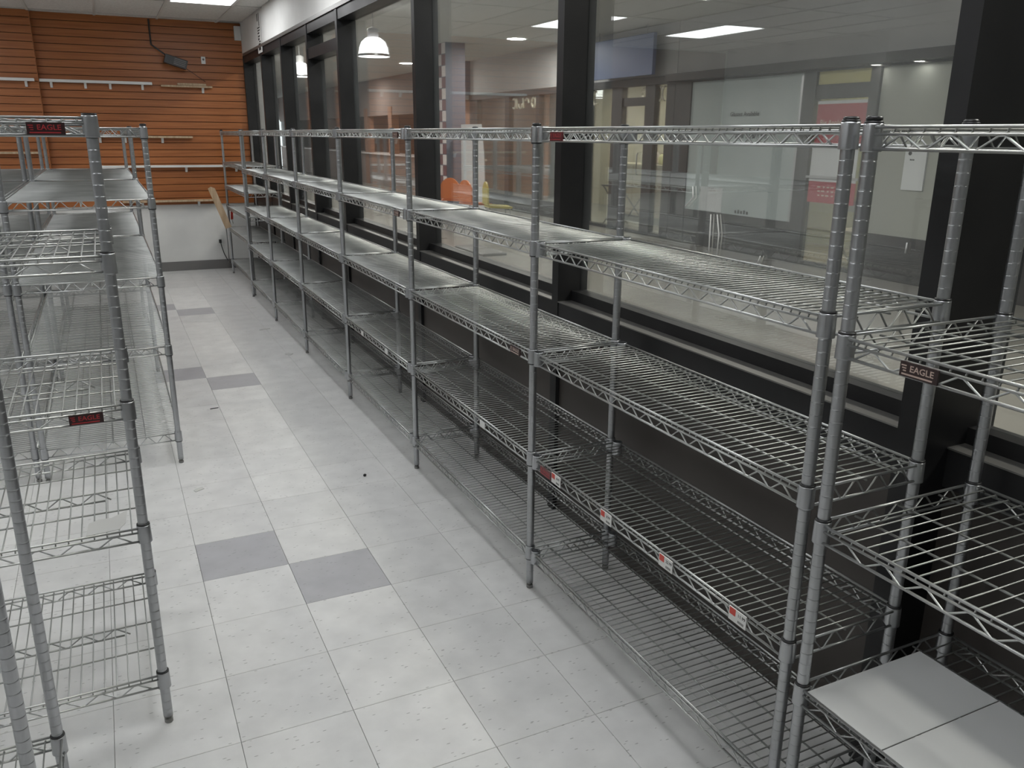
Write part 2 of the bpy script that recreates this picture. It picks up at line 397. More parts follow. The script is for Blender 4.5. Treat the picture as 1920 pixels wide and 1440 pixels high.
COLLAR = MB().lathe([(.0148,.003), (.0162,.003), (.0166,0), (.0176,-.042), (.0176,-.044), (.0155,-.044)], n=18, cap=False).mesh('collar', M['zinc'])
RING_T = MB().lathe([(.0135,.0072), (.0158,.0068), (.0162,.0028), (.0135,.0028)], n=18, cap=False).mesh('sleeve_ring', M['sleeve'])
RING_B = MB().lathe([(.0135,-.0438), (.0168,-.0440), (.0162,-.0480), (.0135,-.0482)], n=18, cap=False).mesh('sleeve_ring', M['sleeve'])
def post_mesh(H):
    p = [(.0127, .022)]; z = .045
    while z < H-.02:
        p += [(.0127, z-.0024), (.0127, z-.0012), (.0122, z-.0005), (.0122, z+.0005), (.0127, z+.0012), (.0127, z+.0024)]; z += .0254
    p += [(.0127, H)]
    return MB().lathe(p, n=14).mesh('post', M['zinc'])
POST = {}
CAP = MB().lathe([(.0128, 0), (.0140, .0005), (.0140, .005), (.011, .0075), (0.0, .008)], n=16).mesh('post_cap', M['sleeve'])
FOOT = MB().lathe([(.0105, 0), (.0115, .002), (.0115, .012), (.006, .013), (.006, .019), (.0122, .019), (.0122, .0235)], n=10, sm=False).mesh('foot', M['foot'])
def plate_mesh(a, b, w=.074, h=.026):
    m = MB().box(-.002, .002, -w/2, w/2, -h/2, h/2)
    m.add_mesh(text_mesh('EAGLE', .0155, .012), facing('mx', (-.0022, -.006, .002), 1.05), 1)
    for k, (s, zz) in enumerate(((.030, -.0088), (.030, -.0)),): pass
    m.box(-.0028, -.002, -.028, .032, -.0098, -.0072, 1)
    for k in range(3): m.box(-.0028, -.002, .024, .034-.002*k, .0055-.0045*k, .0075-.0045*k, 1)
    return m.mesh('brand_plate', [a, b])
PLATES = {True: plate_mesh(M['plate'], M['ltr_pale']), False: plate_mesh(M['plate_red'], M['ltr_red']), 2: plate_mesh(M['plate'], M['ltr_red'])}
def shelving(label, origin, L, D, zs, rz=0.0, posts='both', rings='top', plates=(), group=None, H=1.585):
    """wire shelving bay; local x = depth, local y = length; posts: both / near / far (the other end hangs on its neighbour)"""
    u = thing('wire_shelving_unit', label, 'shelving unit', (origin[0], origin[1], 0), rz, group or 'chrome wire shelving units')
    hk = .043
    a = 0 if posts in ('both', 'near') else hk
    b = L if posts in ('both', 'far') else L-hk
    if H not in POST: POST[H] = post_mesh(H)
    ends = {'both': (0, L), 'near': (0,), 'far': (L,)}[posts]
    for y in ends:
        for x in (0, D):
            p = obj('post', POST[H], u, (x, y, 0)); obj('post_cap', CAP, p, (0, 0, H)); obj('foot', FOOT, p)
    fr, dk = shelf_meshes(b-a, D)
    for k, z in enumerate(zs):
        s = obj('shelf', fr, u, (0, a, z)); obj('wire_deck', dk, s)
        for yy in (0, b-a):
            for x in (0, D):
                obj('collar', COLLAR, s, (x, yy, 0))
                real = (yy+a) in ends
                if real: obj('sleeve_ring', RING_T if rings == 'top' else RING_B, s, (x, yy, 0))
        for (kk, y, dark) in plates:
            if kk == k: q = obj('brand_plate', PLATES[dark], s, (-.0125, y-a, -.026)); q['label'] = 'small brand plate with block letters'
    return u
X0, Y1, L4, D14 = .7504, -.5297, 1.2194, .318
ZR = [1.580, 1.235, .880, .520, .163]
GRP = 'wire shelving bays hooked in a row under the windows'
shelving('chrome wire shelving bay under the windows nearest the camera, with price tags on a rim', (X0, Y1-L4), L4, D14, ZR, posts='near', plates=((0, 1.069, False), (3, 1.091, False)), group=GRP)
shelving('chrome wire shelving bay under the windows, second from the camera in the row', (X0, Y1), L4, D14, ZR, rings='bottom', plates=((2, .109, True),), group=GRP)
shelving('chrome wire shelving bay under the windows, third from the camera in the row', (X0, Y1+L4), L4, D14, ZR, posts='far', rings='bottom', plates=((0, .134, True), (1, .15, True)), group=GRP)
shelving('chrome wire shelving bay under the windows, fourth from the camera in the row', (X0, Y1+2*L4), L4, D14, ZR, posts='far', rings='bottom', group=GRP)
shelving('chrome wire shelving bay under the windows, fifth from the camera in the row', (X0, Y1+3*L4), L4, D14, ZR, posts='far', rings='bottom', group=GRP)
shelving('chrome wire shelving bay under the windows, sixth from the camera in the row', (X0, Y1+4*L4), L4, D14, ZR, posts='far', rings='bottom', group=GRP)
shelving('six-shelf chrome wire shelving unit in the far corner against the slatwall', (.775, 5.635), 1.513, .318, [1.577, 1.252, 1.0, .772, .532, .161], group='free-standing wire shelving units')
shelving('deep chrome wire shelving unit at the right edge with a grey liner on a shelf', (X0, -2.99), 1.19, .445, [1.577, 1.205, .825, .445, .10], plates=((1, 1.019, True),), group='free-standing wire shelving units')
ZL = [1.588, 1.285, .925, .594, .157]
shelving('end-cap chrome wire shelving unit at left, crosswise to the aisle, with red-lettered plates', (-.472, -.744), 1.17, .585, ZL, rz=math.pi/2, plates=((0, .087, 2), (2, .092, 2)), group='free-standing wire shelving units')
shelving('chrome wire shelving unit cut off at the lower left corner, nearest the camera', (-.717, -1.334), 1.17, .424, [1.58, 1.25, .160], rz=math.pi/2, group='free-standing wire shelving units')
ZG = [1.576, 1.272, .920, .593, .160]
GG = 'back-to-back wire shelving units of the left island'
shelving('long wire shelving unit of the left island, nearer one facing the aisle', (-.854, 1.24), 1.80, .576, ZG, rings='bottom', group=GG)
shelving('long wire shelving unit of the left island, farther one facing the aisle', (-.854, 3.083), 1.80, .576, ZG, rings='bottom', group=GG)
shelving('long wire shelving unit of the left island, nearer one behind the aisle side', (-1.468, 1.26), 1.80, .576, ZG, rings='bottom', group=GG)
shelving('long wire shelving unit of the left island, farther one behind the aisle side', (-1.468, 3.103), 1.80, .576, ZG, rings='bottom', group=GG)

# ------------------------------------------------------------------ things on the shelves
def price_tag(label, y, z, price, w=.058, h=.034, full=True):
    m = MB().box(-.0012, .0012, -w/2, w/2, -h/2, h/2)
    if full:
        m.box(-.0018, -.0012, .006, w/2-.003, -.001, h/2-.001, 1)
        m.add_mesh(text_mesh(price, .0115, .012), facing('mx', (-.0014, -.014, .006)), 2)
        for k in range(6): m.box(-.0016, -.0012, -.022+.0035*k, -.0204+.0035*k, -.012, -.006, 2)
    o = m.build('price_tag', [M['tag_white'], M['tag_red'], M['ink']], None, (.7340, y, z))
    return tag(o, label, 'price tag', 'price tags clipped to the wire rims')
price_tag('red and white price tag beside the dark red plate on the wire rim', -.735, .500, '8.99')
price_tag('red and white price tag second from the chrome post on the wire rim', -1.037, .500, '8.99')
price_tag('red and white price tag reading 22.99 on the wire rim', -1.328, .500, '22.99')
price_tag('red and white price tag reading 11.99, nearest the near post', -1.606, .500, '11.99')
price_tag('small plain white tag on the rim of the second bay, lower shelf', -.148, .498, '', .045, .026, False)
price_tag('small plain white tag on the third bay rim, close to its near post', 1.07, .498, '', .04, .026, False)
price_tag('small plain white tag on the third bay rim, towards its far post', 1.513, .498, '', .04, .026, False)
ln = thing('shelf_liner', 'flat grey plastic liner in two sheets lying on the low shelf', 'shelf liner', (.745, -2.90, .4415), 0)
MB().cbox(0, .338, 0, .888, 0, .0022, .0004).build('liner_sheet', M['liner'], ln)
MB().cbox(0, .338, .8905, 1.08, 0, .0022, .0004).build('liner_sheet', M['liner'], ln)
pp = MB().prism([(-.604,-.742), (-.598,-.668), (-.575,-.652), (-.545,-.655), (-.507,-.622), (-.512,-.70), (-.528,-.735), (-.560,-.738)], 'z', 0, .0012)
tag(pp.build('paper_scrap', M['paper'], None, (0, 0, .5895)), 'torn scrap of grey paper lying on the end-cap shelf', 'paper')
cr = bmesh.new(); bmesh.ops.create_icosphere(cr, subdivisions=2, radius=.075)
for v in cr.verts:
    v.co.z = max(-.012, v.co.z*.35 + random.uniform(-.012, .012)); v.co.x *= 1.3+random.uniform(-.25, .25); v.co.y *= 1+random.uniform(-.3, .3)
me = bpy.data.meshes.new('crumpled_wrap'); cr.to_mesh(me); cr.free(); me.materials.append(M['paper'])
tag(obj('crumpled_wrap', me, None, (-.76, 2.85, .934)), 'crumpled clear wrapping left on a left island shelf', 'wrapping')

# ------------------------------------------------------------------ back wall fittings
def wall_ledge(label, x0, x1, z, brackets, col='white_metal', dep=.07, y=YB-.025, th=.028):
    t = thing('wall_ledge', label, 'wall shelf', (x0, y, z), 0, 'narrow ledges hung on the slatwall')
    MB().cbox(0, x1-x0, -dep, 0, -th, 0, .003).build('board', M[col], t)
    for bx in brackets:
        MB().prism([(-.055, -th), (0, -th), (0, -th-.055), (-.012, -th-.055)], 'x', bx-.006, bx+.018).build('bracket', M['white_metal'], t)
wall_ledge('long white ledge high on the orange slatwall, on four brackets', -.945, .14, 2.085, (.10, .42, .66, .98))
wall_ledge('white ledge high on the orange pilaster at the left edge', -2.2, -.985, 2.082, (1.13,), y=YB-.125)
wall_ledge('short pale ledge under a loose strip, beside the long white ledge', .23, .765, 2.062, (.43,), 'wood', th=.02)
tag(MB().cbox(.40, .70, YB-.085, YB-.05, 2.064, 2.086, .003).build('loose_strip', M['wood']), 'loose wooden strip lying on the short high ledge', 'strip')
wall_ledge('pale ledge at mid height behind the left island posts', -.5, .505, 1.52, (.05, .3, .68), 'wood', th=.02)
wall_ledge('long white ledge across the slatwall behind the far corner shelving', -.55, 1.095, 1.205, (.3, .95, 1.5), th=.024)
wall_ledge('low pale ledge just above the white dado', -.30, .70, .82, (.2, .8), 'wood', th=.022)
wall_ledge('pale ledge at mid height on the orange pilaster', -2.2, -1.03, 1.355, (1.0,), 'wood', y=YB-.125, th=.022)
t = thing('wall_speaker', 'dark box device tilted on a bracket high on the orange slatwall', 'speaker', (.40, YB-.14, 2.30), 0)
b_ = MB().cbox(-.115, .115, -.06, .06, -.045, .045, .004).build('casing', M['dark_box'], t, (0,0,0), (0, math.radians(17), 0))
for k in range(4): MB().box(-.02, .10, -.0625, -.06, -.03+.018*k, -.022+.018*k).build('grille_bar', M['base'], b_)
MB().poly([(-.10, .01, .07), (-.225, .10, .175), (-.225, .105, .43)], .009, 8).build('bracket_arm', M['dark_box'], t)
MB().poly([(.10, .03, -.06), (.30, .10, -.19)], .003, 5).build('cable', M['cord'], t)
t = thing('wall_sensor', 'small white plastic sensor on the slatwall right of the dark box', 'sensor', (.70, YB-.025, 2.335), 0)
MB().cbox(-.022, .022, -.02, 0, -.038, .038, .004).build('body', M['white_metal'], t); MB().lathe([(.012,0), (.010,.006), (0,.008)], n=10).build('eye', M['base'], t, (0, -.020, .008), (math.pi/2, 0, 0))
tag(MB().cbox(1.055, 1.125, YB-.06, YB-.026, 2.56, 2.71, .004).build('junction_box', M['white_metal']), 'white junction box in the top right corner of the slatwall', 'box')
bn = thing('paper_banner', 'narrow white paper strip with dark brush characters hanging on the soffit', 'banner', (XW-.004, 6.35, 2.53), 0)
MB().box(-.001, .001, -.12, .12, -.19, .19).build('sheet', M['tag_white'], bn)
bk = MB()
for (a0, a1, z0, z1) in ((.03,.07,.11,.18), (-.05,-.02,.06,.18), (-.06,.08,.04,.052), (-.05,.07,.015,.027), (-.02,.07,-.01,.004), (-.04,.06,-.04,-.026), (-.01,.06,-.07,-.05), (-.06,.02,-.09,-.078), (-.05,.06,-.115,-.10), (-.06,.06,-.165,-.13)):
    bk.box(-.002, -.001, a0, a1, z0, z1)
bk.build('brush_characters', M['ink'], bn)
# leaning plank, red clamp, outlet and cord near the far corner
d0, d1 = Vector((.60, 7.10, .985)), Vector((.752, 7.06, .53))
pk = thing('leaning_plank', 'weathered pine plank leaning on the far corner shelving', 'plank', tuple(d1), 0)
ax = (d0-d1); L_ = ax.length
pm = MB().prism([(-.035, 0), (.035, 0), (.035, L_-.03), (.0, L_), (-.035, L_-.01)], 'y', -.009, .009)
ang = math.atan2(ax.x, ax.z)
pb = pm.build('board', M['wood'], pk); pb.rotation_euler = (0, ang, 0)
t = thing('red_squeegee', 'red plastic squeegee handle hung beside the leaning plank', 'squeegee', (.728, 7.085, .55), 0)
MB().prism([(-.012, 0), (.016, 0), (.012, .13), (-.014, .14)], 'y', -.012, .012).build('handle', M['red_plastic'], t)
MB().poly([(0, 0, 0), (.004, 0, -.2), (0, 0, -.42)], .006, 6).build('rod', M['foot'], t)
t = thing('red_clamp', 'dark red clamp on the far corner shelving post', 'clamp', (.80, 7.10, .62), 0)
MB().prism([(-.012, 0), (.014, 0), (.020, .10), (-.004, .115)], 'y', -.010, .010).build('jaw', M['red_plastic'], t); MB().poly([(0, 0, 0), (.012, 0, -.05)], .004, 6).build('screw', M['foot'], t)
t = thing('wall_outlet', 'white wall outlet with a black cord plugged in above the baseboard', 'outlet', (.705, YB, .335), 0)
MB().cbox(-.035, .035, -.008, 0, -.055, .055, .002).build('cover', M['white_metal'], t); MB().box(-.014, .014, -.03, -.008, -.03, .01).build('plug', M['cord'], t)
MB().poly([(0, -.03, -.02), (.012, -.05, -.09), (.03, -.06, -.16), (.055, -.07, -.22), (.085, -.08, -.26)], .005, 6).build('cord', M['cord'], t)

# ------------------------------------------------------------------ litter on the floor
for k, (x, y, r, lab) in enumerate(((.493, .698, .010, 'small round black pellet on the white floor beside the shelving'), (.30, -1.62, .011, 'dark crumb on the white floor in front of the end-cap'),)):
    bm_ = bmesh.new(); bmesh.ops.create_icosphere(bm_, subdivisions=1, radius=r)
    for v in bm_.verts: v.co *= random.uniform(.75, 1.1); v.co.z = max(v.co.z, -r*.5)
    me = bpy.data.meshes.new('floor_crumb'); bm_.to_mesh(me); bm_.free(); me.materials.append(M['dirt'])
    tag(obj('floor_crumb', me, None, (x, y, r*.5)), lab, 'debris', 'bits of litter on the floor')
for (x, y, w, h, a, mt, lab) in ((.655, 5.02, .06, .05, .3, 'tag_white', 'crumpled white paper bit on the floor near the far bays'), (.62, 3.15, .05, .06, .9, 'paper', 'grey paper bit on the floor by the fifth bay'), (.60, 4.05, .10, .03, .2, 'paper', 'flat grey strip on the floor by the sixth bay'), (-.235, .86, .05, .03, .5, 'paper', 'small grey flake on the floor near the left island'), (-.03, 2.05, .05, .008, .1, 'dirt', 'thin dark sliver on the floor between the two grey tile pairs')):
    m = MB().prism([(-w/2, -h/2), (w*.4, -h*.4), (w/2, h*.35), (-w*.1, h/2), (-w*.45, h*.2)], 'z', 0, .003)
    tag(m.build('paper_bit', M[mt], None, (x, y, .0002), (0, 0, a)), lab, 'debris', 'bits of litter on the floor')

# ------------------------------------------------------------------ the mall beyond the glass
XF = 7.5
struct(MB().box(1.245, 11.0, -8, 40, -.06, -.001).build('floor_mall', M['mall_floor']), 'pale polished floor of the mall corridor')
struct(MB().box(1.29, 11.0, -8, 40, 3.2, 3.3).build('ceiling_mall', M['mall_ceil']), 'grey ceiling of the mall corridor')
struct(MB().box(1.29, 1.40, -8, 40, 2.40, 3.3).build('wall_mall_side', M['fascia']))
struct(MB().box(1.245, 1.40, 7.7, 40, 0, 2.40).build('wall_mall_far_side', M['fascia']))
struct(MB().box(1.2, 11, -8.1, -8, 0, 3.3).build('wall_mall_near', M['fascia']))
struct(MB().box(1.2, 11, 40, 40.1, 0, 3.3).build('wall_mall_end', M['fascia']))
struct(MB().box(10.9, 11, -8, 40, 0, 3.3).build('wall_mall_deep', M['beige']))

def pane(parent, ya, yb, za, zb, x=XF+.03, m='shop_glass'): return MB().box(x, x+.008, ya, yb, za, zb).build('pane', M[m], parent)
def box_part(name, parent, x0, x1, y0, y1, z0, z1, m): return MB().box(x0, x1, y0, y1, z0, z1).build(name, M[m], parent)
# shop A: dark-framed doors with sidelights, y 8.2 .. 16
A = thing('cafe_shop_front', 'dark-framed glass shop front with double sidelights and a tan counter inside', 'shop front', (0, 0, 0))
box_part('fascia', A, XF, XF+.2, 8.0, 16.0, 2.45, 3.2, 'fascia')
box_part('beam', A, XF-.04, XF+.12, 8.0, 16.0, 2.335, 2.45, 'dark_frame')
for (ya, yb) in ((8.0, 8.21), (8.52, 8.78), (9.46, 9.77), (10.50, 10.72), (11.50, 11.62), (12.45, 12.60), (13.85, 14.05), (15.55, 16.0)):
    box_part('mullion', A, XF-.02, XF+.08, ya, yb, 0, 2.335, 'dark_frame')
box_part('sill', A, XF-.02, XF+.10, 8.0, 16, 0, .05, 'dark_frame')
box_part('sill', A, XF-.02, XF+.10, 11.6, 16, .05, .30, 'dark_frame')
pane(A, 8.21, 8.52, .05, 2.33); pane(A, 9.77, 10.50, .05, 2.33); pane(A, 10.72, 11.50, .05, 2.33)
pane(A, 11.62, 12.45, .3, 2.33); pane(A, 12.60, 13.85, .3, 2.33); pane(A, 14.05, 15.55, .3, 2.33)
dr = box_part('door', A, XF+.0, XF+.06, 8.78, 9.46, 2.035, 2.165, 'dark_frame')
MB().box(XF+.02, XF+.03, 8.80, 9.44, .07, 2.035).build('door_pane', M['shop_glass'], dr); MB().box(XF+.02, XF+.03, 8.80, 9.44, 2.165, 2.33).build('transom_pane', M['shop_glass'], dr)
MB().poly([(XF-.03, 8.90, .95), (XF-.05, 8.90, 1.0), (XF-.05, 8.90, 1.25), (XF-.03, 8.90, 1.30)], .012, 8).build('pull_handle', M['zinc'], dr)
lt = MB()
def arc(y, z, r, a0, a1, sq=.8):
    lt.poly([(XF+.024, y+sq*r*math.cos(a0+(a1-a0)*k/10), z+r*math.sin(a0+(a1-a0)*k/10)) for k in range(11)], .016, 5)
for (y, r, a0, a1) in ((10.40, .11, -2.2, 1.6), (8.90, .10, 1.2, 5.0), (8.90, .05, 0, 6.0), (8.29, .11, -1.3, 1.3), (8.47, .11, 1.9, 4.4), (11.0, .10, 0, 6.2), (11.3, .10, .8, 5.2), (12.8, .10, 0, 6.2), (13.1, .09, .5, 3.2), (13.4, .10, 3.2, 6.2), (13.7, .10, .9, 5.4)): arc(y, 2.20, r, a0, a1)
for y in (10.85, 12.65, 13.25, 13.55): lt.poly([(XF+.024, y, 2.10), (XF+.024, y+.03, 2.30)], .016, 5)
lt.build('window_lettering', M['cream'], A)
box_part('back_wall', A, 10.2, 10.3, 8.0, 16.0, 0, 3.2, 'beige'); box_part('side_wall', A, XF+.2, 10.2, 8.0, 8.06, 0, 3.2, 'beige'); box_part('ceiling_panel', A, XF+.2, 10.2, 8.06, 16, 2.75, 2.8, 'beige')
box_part('pillar', A, 7.9, 8.05, 11.7, 11.9, 0, 2.7, 'beige')
for q, yy in enumerate((8.7, 10.3, 12.2, 14.2)):
    MB().box(8.2, 8.8, yy, yy+.6, 2.735, 2.75).build('light_panel', M['panel_glow'], A)
cn = thing('cafe_counter', 'tan service counter standing inside the dark-framed shop', 'counter', (8.6, 8.1, 0))
MB().box(0, .5, 0, 3.2, 0, 1.02).build('body', M['tan'], cn); MB().cbox(-.05, .55, 0, 3.25, 1.02, 1.07, .01).build('top', M['beige'], cn); MB().box(-.004, 0, 0, 3.2, .0, .12).build('kickboard', M['base'], cn)
for (y, h, r, m, lab) in ((10.55, .24, .09, 'cream', 'cream rounded jar at the far end of the tan counter'), (10.25, .26, .10, 'pink_tile', 'pinkish tub in the middle of the jars on the tan counter'), (9.95, .22, .10, 'yellow', 'yellowish tub at the near end of the jars on the tan counter'), (8.35, .20, .07, 'pink_tile', 'small pale canister behind the narrow sidelight')):
    j = thing('counter_jar', lab, 'jar', (8.75, y, 1.07), 0, 'jars on the tan counter')
    MB().lathe([(r*.8, 0), (r, .02), (r, h*.6), (r*.6, h*.85)], n=14).build('body', M[m], j); MB().lathe([(r*.62, h*.85), (r*.62, h), (0, h*1.03)], n=14).build('lid', M['tan'], j)
tag(MB().box(9.98, 10.0, 10.35, 10.85, 1.35, 1.85).build('wall_notice', M['poster_white']), 'pale notice sheet on the beige wall behind the jars', 'notice')
tag(MB().box(9.98, 10.0, 8.6, 8.95, 1.35, 1.75).build('wall_picture', M['yellow']), 'small yellow picture seen through the narrow sidelight', 'picture')
tf = thing('folding_table', 'dark folding table frame standing inside the dark-framed shop', 'table', (7.95, 9.95, 0), 0)
MB().cbox(-.3, .3, -.35, .35, .70, .72, .004).build('table_top', M['dark_frame'], tf)
for s in (-1, 1):
    MB().poly([(-.28*s, -.3, 0), (.28*s, -.3, .70)], .012, 6).build('leg', M['dark_frame'], tf); MB().poly([(-.28*s, .3, 0), (.28*s, .3, .70)], .012, 6).build('leg', M['dark_frame'], tf)
MB().poly([(-.2, -.3, .1), (-.2, .3, .1)], .010, 6).build('stretcher', M['dark_frame'], tf)

# shop B: papered window, red poster door, grey panel, y 3.2 .. 8.05 and on towards the camera
B = thing('papered_shop_front', 'dark shop front with papered window and red poster door opposite', 'shop front', (0, 0, 0))
box_part('fascia', B, XF, XF+.2, -8, 7.99, 2.45, 3.2, 'fascia')
box_part('beam', B, XF-.04, XF+.14, -8, 7.99, 2.325, 2.45, 'dark_frame')
for (ya, yb) in ((7.60, 7.99), (5.15, 5.36), (4.20, 4.33), (3.10, 3.28), (1.0, 1.2), (-1.6, -1.4), (-4.2, -4.0)):
    box_part('pier', B, XF-.02, XF+.08, ya, yb, 0, 2.325, 'dark_frame')
box_part('base_panel', B, XF-.01, XF+.06, 5.36, 7.60, 0, .51, 'dark_frame'); box_part('base_panel', B, XF-.01, XF+.06, -8, 4.20, 0, .50, 'dark_frame')
pw = box_part('papered_window', B, XF+.0, XF+.03, 5.36, 7.60, .51, 2.325, 'frost')
MB().box(XF-.006, XF, 5.36, 5.41, .51, 2.30).build('window_stop', M['zinc'], pw)
lt = MB()
lt.add_mesh(text_mesh('Glasses Available', .085, .01), facing('mx', (XF-.003, 6.42, 1.86)), 0)
for k in range(9): lt.box(XF-.004, XF-.002, 5.95+.075*k, 6.0+.075*k-.012*(k % 3), 1.545, 1.605+.012*(k % 2))
for k in range(5): lt.box(XF-.004, XF-.002, 6.18+.06*k, 6.215+.06*k, .535, .575+.012*(k % 2))
lt.build('window_lettering', M['ink'], pw)
MB().box(XF-.004, XF, 6.75, 7.25, .52, .86).build('blue_sheet', M['poster_white'], pw)
for (ya, yb) in ((-8, 3.10),): box_part('grey_panel', B, XF+.02, XF+.05, ya, yb, .50, 2.325, 'sage')
gp = box_part('grey_panel', B, XF+.02, XF+.05, 3.28, 4.20, .50, 2.325, 'sage')
MB().box(XF+.0, XF+.02, 3.47, 3.745, 1.015, 1.44).build('notice', M['poster_white'], gp)
nl = MB(); nl.lathe([(.022, 0), (.022, .002)], n=12)
nl.v = [(XF-.002-z_, 3.68+x_, 1.405+y_) for x_, y_, z_ in nl.v]
for k in range(3): nl.box(XF-.003, XF, 3.62+.02*k, 3.632+.02*k, 1.33, 1.345)
nl.build('notice_lettering', M['ink'], gp)
dB = box_part('door', B, XF+.0, XF+.07, 4.33, 5.15, 2.01, 2.175, 'dark_frame')
MB().box(XF+.02, XF+.03, 4.35, 5.13, .05, 2.0).build('door_pane', M['shop_glass'], dB)
MB().box(XF+.02, XF+.05, 4.33, 5.15, 2.175, 2.325).build('transom_panel', M['yellow'], dB)
MB().box(XF-.01, XF+.06, 4.33, 5.15, 0, .05).build('threshold', M['dark_frame'], dB)
MB().box(XF-.03, XF-.01, 4.33, 5.15, 1.08, 1.11).build('push_bar', M['zinc'], dB)
box_part('inner_wall', B, 9.2, 9.3, 3.3, 7.9, 0, 2.7, 'yellow'); box_part('inner_floor', B, 7.6, 9.2, 3.3, 7.9, -.001, .02, 'tan')
box_part('inner_ceiling', B, 7.7, 9.2, 3.3, 7.9, 2.70, 2.74, 'beige'); MB().box(8.1, 8.6, 4.4, 5.0, 2.685, 2.70).build('light_panel', M['panel_glow'], B)
def poster(name, label, y0, y1, z0, z1, m, lines, x=XF+.005):
    p = thing(name, label, 'poster', (x, (y0+y1)/2, (z0+z1)/2))
    w, h = y1-y0, z1-z0
    MB().box(-.002, .002, -w/2, w/2, -h/2, h/2).build('sheet', M[m], p)
    if lines == 'bars':
        q = MB()
        for r_ in range(3):
            for c_ in range(7): q.box(-.004, -.002, -.26+.072*c_, -.21+.072*c_-.01*((c_+r_) % 3), .045-.05*r_, .062-.05*r_)
        q.build('lettering', M['cream'], p)
    elif lines:
        q = MB()
        for s, sz, zz in lines: q.add_mesh(text_mesh(s, sz, .006), facing('mx', (-.003, 0, zz), .92), 0)
        q.build('lettering', M['cream'], p)
    MB().box(-.006, .002, -w/2, w/2, h/2-.015, h/2+.02).build('top_rail', M['poster_white'], p)
    return p
poster('red_poster', 'red hanging poster with pale lettering in the upper half of the shop door', 4.345, 5.10, 1.46, 1.965, 'poster_red', (('Big Apple Tanning', .095, .02),))
poster('white_poster', 'pale blank poster in the middle of the shop door', 4.40, 5.12, 1.10, 1.44, 'poster_white', ())
poster('small_red_poster', 'small red notice with fine print lines low in the shop door', 4.38, 5.12, .79, 1.06, 'poster_red', 'bars')
ch = thing('folding_chair', 'pale metal folding chair frame seen through the red-postered door', 'chair', (7.95, 4.75, 0), 0)
for s in (-1, 1):
    MB().poly([(-.12, .21*s, 0), (.12, .21*s, .80)], .011, 6).build('leg', M['zinc'], ch); MB().poly([(.22, .19*s, 0), (-.12, .19*s, .46)], .011, 6).build('leg', M['zinc'], ch)
MB().cbox(-.18, .2, -.18, .18, .44, .46, .004).build('seat', M['tan'], ch); MB().box(.10, .12, -.2, .2, .66, .80).build('backrest', M['zinc'], ch)
for (y) in (4.206, 3.643):
    d = thing('soffit_downlight', 'round bright downlight in the dark beam over the %s' % ('red-postered door' if y > 4 else 'grey panel'), 'downlight', (XF-.10, y, 2.335), 0, 'downlights in the dark beam')
    MB().lathe([(.062, .0), (.062, .012), (.050, .012), (.050, 0)], n=20, cap=False).build('rim', M['white_metal'], d); MB().lathe([(0, .004), (.05, .004)], n=20, cap=False).build('bulb', M['spot_glow'], d)
box_part('soffit', B, XF-.22, XF-.02, -8, 7.99, 2.345, 2.45, 'dark_frame')

# shop C / D: food stalls further down
Cc = thing('food_stall', 'mauve-brown food stall front far down the mall corridor', 'food stall', (0, 0, 0))
box_part('fascia', Cc, XF, XF+.2, 17.9, 39.6, 2.12, 3.2, 'mauve'); box_part('sign_board', Cc, XF-.15, XF+.1, 16.0, 17.9, 2.45, 3.2, 'slate')
box_part('awning', Cc, XF-.30, XF, 16.0, 17.9, 2.36, 2.45, 'fascia')
for y in (16.0, 19.0, 22.0, 24.6, 27.5, 31): box_part('pier', Cc, XF-.02, XF+.2, y, y+.35, 0, 2.36, 'brick')
box_part('counter', Cc, XF+.0, XF+.5, 16.3, 39.6, 0, .95, 'mauve'); box_part('counter_top', Cc, XF-.06, XF+.55, 16.3, 39.6, .95, 1.0, 'pink_tile')
box_part('menu_wall', Cc, XF+2, XF+2.1, 16, 39.6, 0, 3.2, 'brick'); box_part('back_window', Cc, XF+1.95, XF+2.0, 20.5, 22.5, 1.1, 2.0, 'sage'); box_part('back_window', Cc, XF+1.95, XF+2.0, 24.0, 25.5, 1.1, 2.0, 'poster_white')
kc = thing('checkered_column', 'column clad in maroon and pinkish checker tiles in the mall', 'column', (5.5, 12.45, 0), 0)
MB().box(.006, .40, .004, .396, 0, 3.2).build('core', M['slate'], kc)
ta = MB().cbox(0, .186, 0, .186, 0, .006, .0015).mesh('tile', M['pink_tile']); tb = MB().cbox(0, .186, 0, .186, 0, .006, .0015).mesh('tile_dark', M['maroon'])
for r in range(16):
    for c in range(2): obj('tile', ta if (r+c) % 2 else tb, kc, (.006, .007+.2*c, .007+.2*r), (0, -math.pi/2, 0))
# seating and banner seen through the glass
def cafe_chair(label, x, y, rz, m):
    c = thing('shell_chair', label, 'chair', (x, y, 0), rz, 'moulded shell chairs in the mall')
    MB().prism([(-.20, .44), (.18, .42), (.20, .45), (-.17, .475)], 'y', -.21, .21).build('seat', M[m], c)
    bk = MB(); n = 8
    out = [(-.20 + .40*k/n, .48+.36*math.sin(math.pi*(.12+.76*k/n))**.45) for k in range(n+1)]
    bk.prism([(-.20, .48)] + out + [(.20, .48)], 'x', -.22, -.195); bk.build('backrest', M[m], c)
    for sx in (-.17, .16):
        for sy in (-.17, .17): MB().poly([(sx*1.15, sy*1.15, 0), (sx, sy, .43)], .010, 6).build('leg', M['zinc'], c)
cafe_chair('orange shell chair in the mall, left of the chrome post', 5.2, 11.2, .6, 'orange_seat')
cafe_chair('orange shell chair in the mall, between the orange and mustard chairs', 5.2, 10.35, .2, 'orange_seat')
cafe_chair('mustard yellow shell chair in the mall', 5.3, 9.65, -.2, 'yellow_seat')
bn = thing('standing_banner', 'tall pale grey banner stand behind the orange chairs', 'banner stand', (5.75, 11.75, 0), 0)
